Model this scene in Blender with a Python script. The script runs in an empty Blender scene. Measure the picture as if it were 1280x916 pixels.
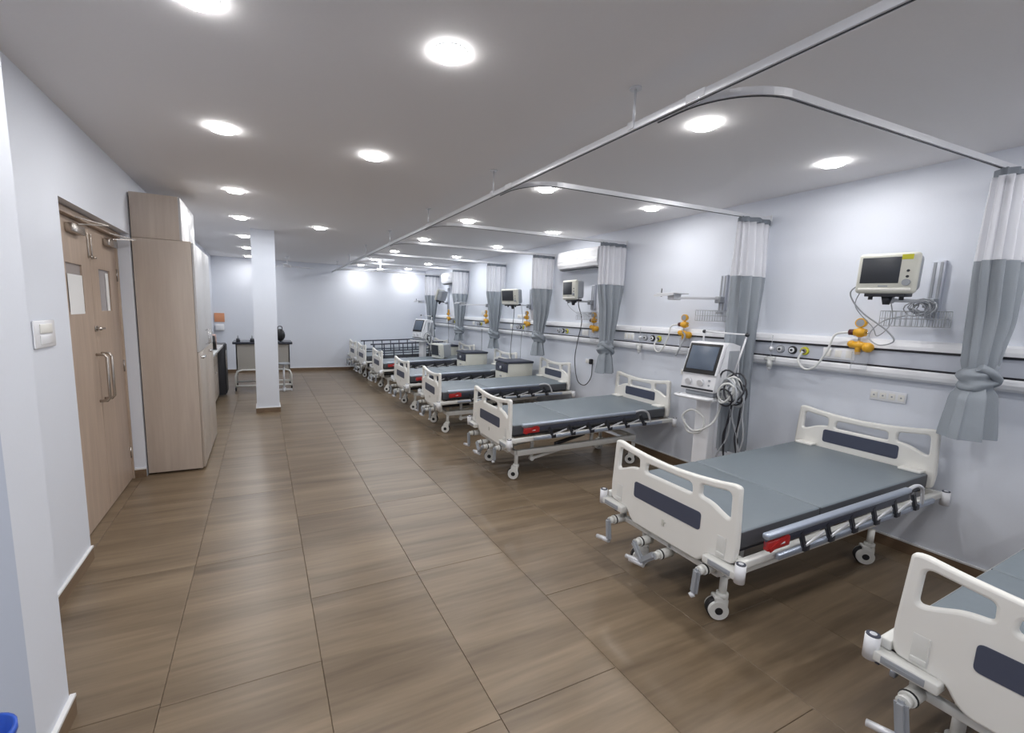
import bpy, bmesh, math, random
from mathutils import Vector, Matrix
random.seed(7)
PI = math.pi
SC = bpy.context.scene
COL = SC.collection

# ------------------------------------------------------------------ camera
yaw, pitch, roll, f_px, cx_px, cy_px = 0.4579, -0.1398, 0.0325, 565.01, 605.57, 470.33
cam_d = bpy.data.cameras.new('camera')
cam = bpy.data.objects.new('camera', cam_d); COL.objects.link(cam)
Fv = Vector((math.sin(yaw)*math.cos(pitch), math.cos(yaw)*math.cos(pitch), math.sin(pitch)))
r0 = Vector((math.cos(yaw), -math.sin(yaw), 0)); u0 = r0.cross(Fv)
Rv = math.cos(roll)*r0 + math.sin(roll)*u0
Uv = -math.sin(roll)*r0 + math.cos(roll)*u0
cam.matrix_world = Matrix(((Rv.x, Uv.x, -Fv.x, 0), (Rv.y, Uv.y, -Fv.y, 0), (Rv.z, Uv.z, -Fv.z, 1.57), (0, 0, 0, 1)))
cam_d.sensor_width = 36; cam_d.lens = f_px/1280*36
cam_d.shift_x = (640-cx_px)/1280; cam_d.shift_y = (cy_px-458)/1280
cam_d.clip_start = .02; cam_d.clip_end = 60
SC.camera = cam

# ------------------------------------------------------------------ world, exposure
W = bpy.data.worlds.new('world'); SC.world = W; W.use_nodes = True
W.node_tree.nodes['Background'].inputs[0].default_value = (.75, .82, 1, 1)
W.node_tree.nodes['Background'].inputs[1].default_value = .12
SC.view_settings.view_transform = 'Standard'; SC.view_settings.look = 'None'
SC.view_settings.gamma = 1; SC.view_settings.use_curve_mapping = False
SC.view_settings.exposure = 0.25
LAMP_W = 4.75            # watts of one ceiling downlight

XW, CZ, YB, YN = 4.0, 2.63, 11.94, -2.6      # right wall, ceiling, back wall, end behind the camera
XL = -0.985                                   # left wall

# ------------------------------------------------------------------ materials
def new_mat(name):
    m = bpy.data.materials.new(name); m.use_nodes = True
    return m, m.node_tree, m.node_tree.nodes['Principled BSDF']
def mat(name, col, rough=.5, metal=0, bump=0, scale=60, coat=0, var=0, spec=.5):
    m, t, b = new_mat(name)
    b.inputs['Base Color'].default_value = (*col, 1); b.inputs['Roughness'].default_value = rough
    b.inputs['Metallic'].default_value = metal; b.inputs['Coat Weight'].default_value = coat
    b.inputs['Specular IOR Level'].default_value = spec
    if bump or var:
        tc = t.nodes.new('ShaderNodeTexCoord'); n = t.nodes.new('ShaderNodeTexNoise')
        n.inputs['Scale'].default_value = scale; n.inputs['Detail'].default_value = 3
        t.links.new(tc.outputs['Object'], n.inputs['Vector'])
        if bump:
            bp = t.nodes.new('ShaderNodeBump'); bp.inputs['Strength'].default_value = bump; bp.inputs['Distance'].default_value = .002
            t.links.new(n.outputs['Fac'], bp.inputs['Height']); t.links.new(bp.outputs['Normal'], b.inputs['Normal'])
        if var:
            mx = t.nodes.new('ShaderNodeMixRGB'); mx.inputs[1].default_value = (*[c*(1-var) for c in col], 1); mx.inputs[2].default_value = (*[min(1, c*(1+var)) for c in col], 1)
            t.links.new(n.outputs['Fac'], mx.inputs[0]); t.links.new(mx.outputs[0], b.inputs['Base Color'])
    return m
def wood(name, c1, c2, axis, rough=.4, fine=1.0, bands=.35, rnd=False, coat=0.0):
    """stretched noise grain; axis = direction the grain runs along (0 x, 1 y, 2 z)"""
    m, t, b = new_mat(name)
    tc = t.nodes.new('ShaderNodeTexCoord'); mp = t.nodes.new('ShaderNodeMapping')
    s = [9*fine]*3; s[axis] = .9*fine; mp.inputs['Scale'].default_value = s
    t.links.new(tc.outputs['Object'], mp.inputs['Vector'])
    if rnd:
        oi = t.nodes.new('ShaderNodeObjectInfo'); mm = t.nodes.new('ShaderNodeMath'); mm.operation = 'MULTIPLY'; mm.inputs[1].default_value = 60
        cb = t.nodes.new('ShaderNodeCombineXYZ'); t.links.new(oi.outputs['Random'], mm.inputs[0])
        for i in range(3): t.links.new(mm.outputs[0], cb.inputs[i])
        t.links.new(cb.outputs[0], mp.inputs['Location'])
    n1 = t.nodes.new('ShaderNodeTexNoise'); n1.inputs['Scale'].default_value = 1.2; n1.inputs['Detail'].default_value = 6; n1.inputs['Roughness'].default_value = .6; n1.inputs['Distortion'].default_value = .35
    mp2 = t.nodes.new('ShaderNodeMapping'); s2 = [60*fine]*3; s2[axis] = 3*fine; mp2.inputs['Scale'].default_value = s2
    t.links.new(mp.outputs[0], n1.inputs['Vector']); t.links.new(tc.outputs['Object'], mp2.inputs['Vector'])
    n2 = t.nodes.new('ShaderNodeTexNoise'); n2.inputs['Scale'].default_value = 1; n2.inputs['Detail'].default_value = 3
    t.links.new(mp2.outputs[0], n2.inputs['Vector'])
    mix = t.nodes.new('ShaderNodeMath'); mix.operation = 'MULTIPLY_ADD'; mix.inputs[1].default_value = .35
    t.links.new(n2.outputs['Fac'], mix.inputs[0]); t.links.new(n1.outputs['Fac'], mix.inputs[2])
    cr = t.nodes.new('ShaderNodeValToRGB'); cr.color_ramp.elements[0].position = .5-bands*.45+.12; cr.color_ramp.elements[1].position = .5+bands*.5+.2
    cr.color_ramp.elements[0].color = (*c2, 1); cr.color_ramp.elements[1].color = (*c1, 1)
    t.links.new(mix.outputs[0], cr.inputs[0]); t.links.new(cr.outputs[0], b.inputs['Base Color'])
    b.inputs['Roughness'].default_value = rough; b.inputs['Coat Weight'].default_value = coat; b.inputs['Coat Roughness'].default_value = .12
    bp = t.nodes.new('ShaderNodeBump'); bp.inputs['Strength'].default_value = .08; bp.inputs['Distance'].default_value = .001
    t.links.new(mix.outputs[0], bp.inputs['Height']); t.links.new(bp.outputs['Normal'], b.inputs['Normal'])
    return m
def emit(name, col, s):
    m, t, b = new_mat(name); b.inputs['Base Color'].default_value = (*col, 1)
    b.inputs['Emission Color'].default_value = (*col, 1); b.inputs['Emission Strength'].default_value = s
    return m
def sheer(name, col, alpha):
    m, t, b = new_mat(name); b.inputs['Base Color'].default_value = (*col, 1); b.inputs['Roughness'].default_value = .8
    b.inputs['Alpha'].default_value = alpha
    return m

M = dict(
    wall=mat('wall_paint', (.725, .76, .835), .55, bump=.06, scale=90, var=.015),
    ceiling=mat('ceiling_paint', (.82, .81, .82), .8, bump=.08, scale=120, var=.02),
    tile=wood('floor_tile_wood_print', (.245, .182, .118), (.108, .075, .045), 0, .34, .62, .42, rnd=True),
    grout=mat('grout', (.13, .095, .065), .8),
    base=wood('baseboard_brown', (.21, .14, .085), (.15, .098, .06), 1, .45),
    cap=mat('baseboard_cap_white', (.78, .78, .78), .5),
    door=wood('door_laminate', (.49, .38, .30), (.38, .29, .225), 2, .45, 1.4, .4),
    cab=wood('cabinet_laminate', (.60, .52, .45), (.50, .42, .36), 2, .42, 1.0, .4),
    cabfront=mat('gloss_beige_front', (.46, .40, .345), .32),
    cabwhite=mat('gloss_white_front', (.62, .62, .63), .35),
    white=mat('white_abs_plastic', (.82, .81, .77), .38, bump=.03, scale=300),
    whitem=mat('white_powder_coat', (.72, .72, .69), .35),
    inset=mat('navy_inset', (.065, .075, .115), .45, bump=.05, scale=400),
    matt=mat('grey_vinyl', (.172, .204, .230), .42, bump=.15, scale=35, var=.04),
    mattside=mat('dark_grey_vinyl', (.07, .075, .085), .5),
    alu=mat('anodised_rail', (.42, .47, .56), .32, .6),
    alul=mat('light_aluminium', (.72, .73, .76), .35, .3),
    silver=mat('brushed_silver', (.55, .58, .65), .4, .1),
    chrome=mat('chrome', (.75, .75, .77), .15, 1),
    dark=mat('dark_plastic', (.025, .027, .035), .4),
    navy=mat('dark_navy_rail', (.045, .05, .075), .4),
    black=mat('black_rubber', (.012, .012, .014), .5),
    red=mat('red_plastic', (.42, .02, .02), .35),
    cream=mat('cream_plastic', (.62, .62, .56), .4),
    greyp=mat('grey_plastic', (.33, .35, .38), .45),
    screen=mat('screen_glass', (.035, .04, .05), .35),
    screenl=mat('screen_glass_bluish', (.085, .115, .165), .35),
    yellow=mat('yellow_plastic', (.80, .42, .03), .35),
    yel2=mat('yellow_sticker', (.60, .58, .03), .5),
    brown=mat('maroon_knob', (.09, .02, .02), .35),
    cloth=mat('curtain_grey', (.285, .315, .350), .8, bump=.2, scale=200, var=.05),
    sheer=sheer('curtain_mesh', (.80, .81, .86), .62),
    header=mat('curtain_header', (.16, .18, .21), .8),
    hose=mat('white_hose', (.70, .71, .70), .4),
    ghose=mat('grey_hose', (.40, .42, .45), .45),
    clear=sheer('clear_jar', (.75, .78, .84), .25),
    paper=mat('paper', (.80, .80, .80), .7),
    glass=mat('vision_glass', (.36, .33, .33), .15, coat=.3),
    steel=mat('steel', (.50, .46, .42), .25, .9),
    blackline=mat('black_line', (.012, .012, .018), .35),
    orange=mat('orange_board', (.66, .29, .15), .5),
    blue=mat('blue_plastic', (.02, .09, .50), .35),
    partition=mat('grey_blue_partition', (.52, .58, .70), .6),
    worktop=mat('worktop_white', (.70, .70, .70), .25),
    stone=mat('dark_stone_top', (.035, .04, .055), .2),
    beige=mat('beige_panel', (.36, .34, .31), .5),
    lamp=emit('lamp_diffuser', (1, .985, .97), 34),
    ac=mat('ac_white', (.82, .83, .86), .3, coat=.2),
)

# ------------------------------------------------------------------ mesh building
def catmull(pts, n=8):
    pts = [Vector(p) for p in pts]
    if len(pts) < 3: return pts
    P = [pts[0]*2-pts[1]]+pts+[pts[-1]*2-pts[-2]]; out = []
    for i in range(1, len(P)-2):
        a, b, c, d = P[i-1:i+3]
        for k in range(n):
            t = k/n
            out.append(.5*((2*b)+(c-a)*t+(2*a-5*b+4*c-d)*t*t+(3*b-a-3*c+d)*t**3))
    return out+[pts[-1]]
class MB:
    def __init__(s): s.bm = bmesh.new()
    def add(s, tb):
        me = bpy.data.meshes.new('tmp'); tb.to_mesh(me); tb.free(); s.bm.from_mesh(me); bpy.data.meshes.remove(me); return s
    def box(s, x0, x1, y0, y1, z0, z1, bev=0, seg=2, rot=None, mi=0):
        tb = bmesh.new(); bmesh.ops.create_cube(tb, size=1)
        c = Vector(((x0+x1)/2, (y0+y1)/2, (z0+z1)/2))
        bmesh.ops.scale(tb, vec=(abs(x1-x0), abs(y1-y0), abs(z1-z0)), verts=tb.verts)
        if bev: bmesh.ops.bevel(tb, geom=tb.edges[:], offset=bev, segments=seg, profile=.5, affect='EDGES')
        m = Matrix.Translation(c)
        if rot: m = m @ rot
        bmesh.ops.transform(tb, matrix=m, verts=tb.verts)
        for fc in tb.faces: fc.material_index = mi; fc.smooth = bool(bev)
        return s.add(tb)
    def bar(s, a, b, w, h, bev=0):
        """rectangular bar from a to b"""
        a, b = Vector(a), Vector(b); d = b-a; L = d.length
        q = d.to_track_quat('X', 'Z').to_matrix().to_4x4()
        tb = bmesh.new(); bmesh.ops.create_cube(tb, size=1); bmesh.ops.scale(tb, vec=(L, w, h), verts=tb.verts)
        if bev: bmesh.ops.bevel(tb, geom=tb.edges[:], offset=bev, segments=2, affect='EDGES')
        bmesh.ops.transform(tb, matrix=Matrix.Translation((a+b)/2) @ q, verts=tb.verts)
        return s.add(tb)
    def cyl(s, a, b, r, r2=None, n=20, cap=True, mi=0):
        a, b = Vector(a), Vector(b); d = b-a
        tb = bmesh.new(); bmesh.ops.create_cone(tb, cap_ends=cap, segments=n, radius1=r, radius2=r if r2 is None else r2, depth=d.length)
        bmesh.ops.transform(tb, matrix=Matrix.Translation((a+b)/2) @ d.to_track_quat('Z', 'Y').to_matrix().to_4x4(), verts=tb.verts)
        for fc in tb.faces: fc.smooth = len(fc.verts) == 4; fc.material_index = mi
        return s.add(tb)
    def sph(s, c, r, sc=(1, 1, 1), n=16):
        tb = bmesh.new(); bmesh.ops.create_uvsphere(tb, u_segments=n, v_segments=n//2, radius=r)
        bmesh.ops.scale(tb, vec=sc, verts=tb.verts); bmesh.ops.translate(tb, vec=c, verts=tb.verts)
        for fc in tb.faces: fc.smooth = True
        return s.add(tb)
    def tube(s, pts, r, n=8, smooth=True, closed=False, k=8):
        P = catmull(pts, k) if smooth else [Vector(p) for p in pts]
        bm = s.bm; rings = []; up = Vector((0, 0, 1)); prev = None
        for i, p in enumerate(P):
            if closed: t = P[(i+1) % len(P)]-P[i-1]
            else: t = P[min(i+1, len(P)-1)]-P[max(i-1, 0)]
            if t.length < 1e-9: t = Vector((0, 0, 1))
            t.normalize()
            if prev is None:
                a = t.cross(up)
                if a.length < .01: a = t.cross(Vector((1, 0, 0)))
            else: a = prev-t*prev.dot(t)
            a.normalize(); prev = a; b = t.cross(a)
            rings.append([bm.verts.new(p+a*math.cos(2*PI*j/n)*r+b*math.sin(2*PI*j/n)*r) for j in range(n)])
        cnt = len(rings)
        for i in range(cnt if closed else cnt-1):
            A, B = rings[i], rings[(i+1) % cnt]
            for j in range(n):
                fc = bm.faces.new((A[j], A[(j+1) % n], B[(j+1) % n], B[j])); fc.smooth = True
        if not closed:
            bm.faces.new(rings[0][::-1]); bm.faces.new(rings[-1])
        return s
    def sweep(s, P, w, h):
        """rectangular profile swept along a horizontal path"""
        P = [Vector(p) for p in P]; bm = s.bm; rings = []
        for i, p in enumerate(P):
            t = (P[min(i+1, len(P)-1)]-P[max(i-1, 0)]).normalized(); a = Vector((t.y, -t.x, 0)).normalized()
            rings.append([bm.verts.new(p+a*w/2*sx+Vector((0, 0, h/2*sz))) for sx, sz in ((-1, -1), (1, -1), (1, 1), (-1, 1))])
        for A, B in zip(rings, rings[1:]):
            for j in range(4): bm.faces.new((A[j], A[(j+1) % 4], B[(j+1) % 4], B[j]))
        bm.faces.new(rings[0][::-1]); bm.faces.new(rings[-1]); return s
    def rows(s, rings, cap0=False, cap1=False, flat=False):
        bm = s.bm; R = [[bm.verts.new(v) for v in r] for r in rings]
        for A, B in zip(R, R[1:]):
            n = len(A)
            for j in range(n):
                fc = bm.faces.new((A[j], A[(j+1) % n], B[(j+1) % n], B[j])); fc.smooth = not flat
        if cap0: bm.faces.new(R[0][::-1])
        if cap1: bm.faces.new(R[-1])
        return s
    def prism_x(s, prof, x0, x1):
        pass
    def shear(s, k, x0):
        for v in s.bm.verts: v.co.z += k*(v.co.x-x0)
        return s
    def mir(s):
        for v in s.bm.verts: v.co.y = -v.co.y
        bmesh.ops.reverse_faces(s.bm, faces=s.bm.faces[:]); return s
    def obj(s, name, m, parent=None, mats=None):
        bmesh.ops.recalc_face_normals(s.bm, faces=s.bm.faces[:])
        me = bpy.data.meshes.new(name); s.bm.to_mesh(me); s.bm.free()
        for x in (mats or [m]): me.materials.append(x)
        o = bpy.data.objects.new(name, me); COL.objects.link(o)
        if parent: o.parent = parent
        return o
def tag(o, label, cat, group=None, kind=None):
    if label: o['label'] = label
    if cat: o['category'] = cat
    if group: o['group'] = group
    if kind: o['kind'] = kind
    return o
def thing(name, label, cat, loc=(0, 0, 0), rz=0, group=None):
    o = bpy.data.objects.new(name, None); COL.objects.link(o); o.empty_display_size = .1
    o.location = loc; o.rotation_euler = (0, 0, rz)
    return tag(o, label, cat, group)
def struct(o): o['kind'] = 'structure'; return o
def kids(o): return [c for c in bpy.data.objects if c.parent == o]
def copy_tree(o, parent=None, skip=()):
    c = o.copy(); COL.objects.link(c); c.parent = parent
    for ch in kids(o):
        if ch.name.split('.')[0] not in skip: copy_tree(ch, c, skip)
    return c
def fillet(pts, rads, n=5):
    out = []; N = len(pts)
    for i, p in enumerate(pts):
        p = Vector(p); a = Vector(pts[i-1])-p; b = Vector(pts[(i+1) % N])-p
        r = rads[i] if isinstance(rads, (list, tuple)) else rads
        r = min(r, a.length*.48, b.length*.48)
        if r <= 0: out.append(p); continue
        A = p+a.normalized()*r; B = p+b.normalized()*r
        for k in range(n+1):
            t = k/n; out.append(A*(1-t)**2+p*2*t*(1-t)+B*t*t)
    return out
def plate(name, loops, thick, bev, m, parent=None, xc=0, k=0.0, x0=0):
    """flat moulded board in the y-z plane with rounded edges; loops[0] outline, others holes"""
    cu = bpy.data.curves.new(name, 'CURVE'); cu.dimensions = '2D'; cu.fill_mode = 'BOTH'
    cu.extrude = thick/2-bev; cu.bevel_depth = bev; cu.bevel_resolution = 2; cu.offset = -bev
    for lp in loops:
        sp = cu.splines.new('POLY'); sp.points.add(len(lp)-1)
        for i, p in enumerate(lp): sp.points[i].co = (p[0], p[1], 0, 1)
        sp.use_cyclic_u = True
    t = bpy.data.objects.new(name, cu); COL.objects.link(t)
    dg = bpy.context.evaluated_depsgraph_get(); dg.update()
    me = bpy.data.meshes.new_from_object(t.evaluated_get(dg))
    bpy.data.objects.remove(t); bpy.data.curves.remove(cu)
    for v in me.vertices:
        a, b, c = v.co; v.co = (c+xc, a, b)
        v.co.z += k*(xc-x0)
    me.materials.clear(); me.materials.append(m); me.name = name
    me.shade_smooth(); me.set_sharp_from_angle(angle=.6)
    o = bpy.data.objects.new(name, me); COL.objects.link(o); o.parent = parent
    return o

# ------------------------------------------------------------------ the room
floor = struct(MB().box(-1.25, XW, YN, YB, -.10, -.006).obj('floor', M['grout']))
tile_meshes = {}
def add_tile(x0, x1, y0, y1):
    g = .0009
    key = (round(x1-x0, 4), round(y1-y0, 4))
    if key not in tile_meshes:
        w, h = key[0]/2-g, key[1]/2-g; mb = MB(); b = .0016
        lo = [(-w, -h), (w, -h), (w, h), (-w, h)]
        vs = [mb.bm.verts.new((x, y, -.009)) for x, y in lo]; v1 = [mb.bm.verts.new((x, y, -b)) for x, y in lo]
        v2 = [mb.bm.verts.new((x-math.copysign(b, x), y-math.copysign(b, y), 0)) for x, y in lo]
        for A, B in ((vs, v1), (v1, v2)):
            for j in range(4): mb.bm.faces.new((A[j], A[(j+1) % 4], B[(j+1) % 4], B[j]))
        mb.bm.faces.new(v2)
        o = mb.obj('floor_tile', M['tile'], floor); tile_meshes[key] = o.data
    else:
        o = bpy.data.objects.new('floor_tile', tile_meshes[key]); COL.objects.link(o); o.parent = floor
    o.location = ((x0+x1)/2, (y0+y1)/2, 0)
PY = 1.075
offs = {-2: .35, -1: .89, 0: .87, 1: .28, 2: .30, 3: .87, 4: .33, 5: .87, 6: .3, 7: .85}
for k in range(-2, 8):
    x0 = max(-1.1, -.41+.6*k); x1 = min(XW, -.41+.6*(k+1))
    y = offs[k]-2*PY
    ys = [YN]
    while y < YB:
        if y > YN+.1: ys.append(y)
        y += PY
    if YB-ys[-1] < .08: ys.pop()
    ys.append(YB)
    for a, b in zip(ys, ys[1:]): add_tile(x0, x1, a, b)
struct(MB().box(-1.25, XW+.15, YN-.15, YB+.15, CZ, CZ+.1).obj('ceiling', M['ceiling']))
struct(MB().box(XW, XW+.15, YN-.15, YB+.15, -.1, CZ).obj('wall_right', M['wall']))
struct(MB().box(-1.25, XW, YB, YB+.15, -.1, CZ).obj('wall_back', M['wall']))
struct(MB().box(-1.25, XW, YN-.15, YN, -.1, CZ).obj('wall_near', M['wall']))
DY0, DY1, DZ = 3.36, 4.86, 2.13
wl = MB()
wl.box(-1.25, XL, YN, DY0, -.1, CZ).box(-1.25, XL, DY1, YB, -.1, CZ).box(-1.25, XL, DY0, DY1, DZ, CZ).box(-1.25, -1.12, DY0, DY1, -.1, DZ)
struct(wl.obj('wall_left', M['wall']))
struct(MB().box(XL, -.70, YN, 2.03, 0, CZ).obj('wall_left_pier', M['wall']))
struct(MB().box(-.70, -.685, YN, 1.735, 0, CZ).obj('trim_1', M['partition']))
def baseboard(name, x0, x1, y0, y1):
    o = struct(MB().box(x0, x1, y0, y1, 0, .075).obj(name, M['base']))
    MB().box(x0-.002 if x1-x0 < y1-y0 else x0, x1+.002 if x1-x0 < y1-y0 else x1, y0-(.002 if x1-x0 > y1-y0 else 0), y1, .075, .086).obj('cap_strip', M['cap'], o)
baseboard('baseboard_right', XW-.012, XW, YN, YB-.012)
baseboard('baseboard_back', XL+.012, XW-.012, YB-.012, YB)
baseboard('baseboard_left', XL, XL+.012, 2.04, DY0)
baseboard('baseboard_left.001', XL, XL+.012, 6.2, YB)
baseboard('baseboard_pier', -.70, -.686, 1.737, 2.045)
baseboard('baseboard_reveal', -1.085, XL, DY1-.012, DY1)

# column
struct(MB().box(-.11, .195, 7.31, 7.62, 0, CZ).obj('wall_column', M['wall']))
o = struct(MB().box(-.122, .207, 7.298, 7.632, 0, .07).obj('baseboard_column', M['base']))
MB().box(-.124, .209, 7.296, 7.634, .07, .082).obj('cap_strip', M['cap'], o)

# ------------------------------------------------------------------ double door on the left
door = struct(thing('door_1', None, None, (-1.09, 3.40, 0)))
fr = MB(); fr.box(-.03, .02, -.04, .02, 0, 2.11, .003).box(-.03, .02, 1.435, 1.455, 0, 2.11, .003).box(-.03, .045, -.04, 1.455, 2.085, 2.125, .003)
fr.obj('door_frame', M['door'], door)
for i, (a, b) in enumerate(((.022, .788), (.792, 1.433))):
    gz0, gz1 = 1.49, 1.80; g0, g1 = (.32, .61) if i == 0 else (.96, 1.24)
    lf = MB()
    lf.box(-.03, .005, a, g0, .008, 2.083).box(-.03, .005, g1, b, .008, 2.083).box(-.03, .005, g0, g1, .008, gz0).box(-.03, .005, g0, g1, gz1, 2.083)
    lo = lf.obj('door_leaf', M['door'], door)
    MB().box(-.012, -.006, g0, g1, gz0, gz1).obj('vision_panel', M['glass'], lo)
    if i == 0: MB().box(.006, .0075, g0+.01, g1-.02, gz0-.015, gz1-.07).obj('paper_notice', M['paper'], lo)
    else: MB().box(-.004, -.003, g1-.09, g1-.02, gz0, gz1-.02).obj('paper_notice', M['paper'], lo)
    hy = .745 if i == 0 else .86
    MB().tube([(.004, hy, .84), (.05, hy, .84), (.065, hy, .86), (.065, hy, 1.16), (.05, hy, 1.18), (.004, hy, 1.18)], .010, smooth=False).obj('pull_handle', M['steel'], lo)
    c0 = .36 if i == 0 else 1.12
    MB().box(.005, .05, c0, c0+.22, 1.99, 2.045, .006).obj('door_closer', M['steel'], lo)
    MB().bar((.04, c0+.1, 2.05), (.16, c0+.26, 2.075), .018, .006).bar((.16, c0+.26, 2.075), (.03, c0+.05, 2.09), .018, .006).obj('closer_arm', M['steel'], lo)
    by = .755 if i == 0 else .825
    MB().box(.004, .014, by-.008, by+.008, 1.86, 2.03, .002).cyl((.01, by, 1.87), (.035, by, 1.87), .008).obj('flush_bolt', M['steel'], lo)
    for z in (.25, 1.02, 1.78): MB().cyl((.008, (.025 if i == 0 else 1.43), z-.05), (.008, (.025 if i == 0 else 1.43), z+.05), .008, n=10).obj('hinge', M['steel'], lo)
MB().box(.004, .012, .76, .82, 1.345, 1.385, .003).cyl((.01, .79, 1.365), (.04, .79, 1.365), .012).box(.035, .045, .785, .86, 1.358, 1.372, .003).obj('lock', M['steel'], door)

sw = thing('switch_panel', 'white square double switch plate on the wall left of the wooden double door', 'switch', (XL, 2.995, 1.395))
MB().box(0, .012, -.12, .12, -.068, .068, .006).obj('plate', M['ac'], sw)
MB().box(.012, .018, -.07, .07, .005, .05, .002).obj('rocker', M['white'], sw)
MB().box(.012, .016, -.07, .07, -.05, -.005, .002).obj('rocker', M['ac'], sw)

# ------------------------------------------------------------------ tall cabinets and the counter on the left
wd = thing('wardrobe_cabinet', 'tall beige wood-grain cupboard standing against the left wall after the double door', 'cupboard', (-.975, 4.88, 0))
MB().box(0, .425, 0, 1.27, .02, 2.11, .002).obj('body', M['cab'], wd)
for y0, y1 in ((.004, .632), (.638, 1.266)):
    d = MB().box(.427, .445, y0, y1, 1.125, 2.10, .002).obj('door', M['cabwhite'], wd)
    MB().tube([(.446, y1-.07 if y0 < .1 else y0+.07, 1.16), (.475, y1-.07 if y0 < .1 else y0+.07, 1.16), (.475, y1-.07 if y0 < .1 else y0+.07, 1.30), (.446, y1-.07 if y0 < .1 else y0+.07, 1.30)], .005, smooth=False).obj('handle', M['chrome'], d)
    d = MB().box(.427, .445, y0, y1, .03, 1.12, .002).obj('door', M['cabfront'], wd)
    yy = .10 if y0 < .1 else .80
    MB().cyl((.445, yy, 1.07), (.47, yy, 1.07), .014).box(.465, .477, yy-.01, yy+.11, 1.06, 1.082, .004).obj('lever_handle', M['chrome'], d)
for x, y in ((.04, .05), (.38, .05), (.04, 1.2), (.38, 1.2)): MB().cyl((x, y, 0), (x, y, .02), .018, n=12).obj('foot', M['chrome'], wd)
up = thing('top_cupboard', 'narrower wood-grain box cupboard sitting on top of the tall beige cupboard', 'cupboard', (-.975, 4.88, 2.112))
MB().box(0, .345, 0, .88, 0, .37, .002).obj('body', M['cab'], up)
for a in (.004, .442): MB().box(.345, .363, a, a+.434, .004, .366, .002).obj('door', M['cabwhite'], up)

ct = thing('counter_cabinet', 'low beige base cupboard with drawers beyond the tall left cupboard', 'cupboard', (-.975, 6.35, 0))
MB().box(0, .27, 0, 2.3, .06, .86).obj('body', M['cabfront'], ct)
MB().box(.02, .25, .01, 2.29, 0, .06).obj('plinth', M['dark'], ct)
for k in range(4):
    a = .004+k*.575
    d = MB().box(.27, .288, a, a+.566, .07, .62, .002).obj('door', M['cabfront'], ct)
    MB().cyl((.288, a+.06, .5), (.305, a+.06, .5), .012).obj('knob', M['chrome'], d)
    d = MB().box(.27, .288, a, a+.566, .625, .855, .002).obj('drawer', M['cabfront'], ct)
    MB().cyl((.288, a+.28, .75), (.305, a+.28, .75), .012).obj('knob', M['chrome'], d)
tag(MB().box(-.983, -.60, 6.33, 8.72, .862, .90, .004).obj('worktop', M['worktop']), 'white worktop slab lying along the low beige cupboard by the left wall', 'worktop')
bk = thing('dark_cabinet', 'narrow black standing unit at the far end of the white worktop', 'cabinet', (-.975, 8.76, 0))
MB().box(0, .38, 0, .45, .04, .90, .006).obj('body', M['dark'], bk)
MB().box(.38, .395, .01, .44, .06, .88, .004).obj('door', M['black'], bk)
MB().box(.395, .41, .03, .05, .5, .8, .003).obj('handle', M['chrome'], bk)
kt = thing('kettle', 'black kettle on the far end of the white worktop', 'kettle', (-.69, 7.75, .90))
MB().cyl((0, 0, 0), (0, 0, .02), .075).cyl((0, 0, .02), (0, 0, .19), .072, .055).sph((0, 0, .19), .055, (1, 1, .4)).obj('body', M['black'], kt)
MB().tube([(0, -.05, .18), (0, -.12, .17), (0, -.12, .06), (0, -.07, .04)], .01).obj('handle', M['dark'], kt)
bx = tag(MB().box(-.90, -.66, 8.05, 8.3, .90, 1.10, .01).obj('carton', mat('pinkish_board', (.42, .27, .23), .6)), 'brownish box on the white worktop behind the black kettle', 'box')
tp = thing('tap', 'slim grey upright tap on the white worktop beside the tall cupboard', 'tap', (-.70, 6.75, .90))
MB().cyl((0, 0, 0), (0, 0, .015), .035).cyl((0, 0, 0), (0, 0, .30), .012).obj('riser', M['greyp'], tp)
MB().tube([(0, 0, .29), (.03, 0, .33), (.10, 0, .33), (.12, 0, .29)], .010).obj('spout', M['greyp'], tp)
tag(MB().box(-1.03+.06, -.77, YB-.03, YB, 1.17, 1.37, .008).obj('orange_sign', M['orange']), 'small orange board on the far wall above the counter corner', 'board')
tag(MB().box(-.955, -.78, YB-.14, YB, .98, 1.12, .02).obj('paper_towel_box', M['ac']), 'white wall box below the small orange board', 'box')

# desk behind the column
dk = thing('nurse_table', 'beige fronted table with dark top on a white tube frame behind the column', 'table', (0, 9.3, 0))
MB().box(-.50, .50, 0, .60, .86, .90, .004).obj('tabletop', M['stone'], dk)
MB().box(-.45, .45, .04, .06, .38, .86).obj('front_panel', M['beige'], dk)
for x in (-.45, .43): MB().box(x, x+.02, .04, .58, .30, .86).obj('side_panel', M['beige'], dk)
for y in (.02, .58):
    MB().tube([(-.47, y, .06), (-.47, y, .28), (-.44, y, .36), (-.36, y, .385), (.36, y, .385), (.44, y, .36), (.47, y, .28), (.47, y, .06)], .016, smooth=False).obj('tube_frame', M['whitem'], dk)
    MB().cyl((-.47, y, .09), (.47, y, .09), .018).obj('rail', M['whitem'], dk)
for x in (-.47, .47):
    for y in (.02, .58):
        w = MB().cyl((x-.012, y, .035), (x+.012, y, .035), .035).cyl((x, y, .05), (x, y, .09), .012).obj('caster', M['black'], dk)
for i, (x, z, r, l) in enumerate(((-.41, .90, .035, 'small dark bottle at the left end of the dark tabletop'), (-.18, .90, .04, 'small dark bottle near the column on the dark tabletop'))):
    b = thing('dark_bottle', l, 'bottle', (x, 9.42, z), group='bottles on the dark tabletop')
    MB().cyl((0, 0, 0), (0, 0, .06), r, r*.8).obj('body', M['dark'], b)
    MB().cyl((0, 0, .06), (0, 0, .12), .012, .006).obj('cap', M['greyp'], b)
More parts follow.
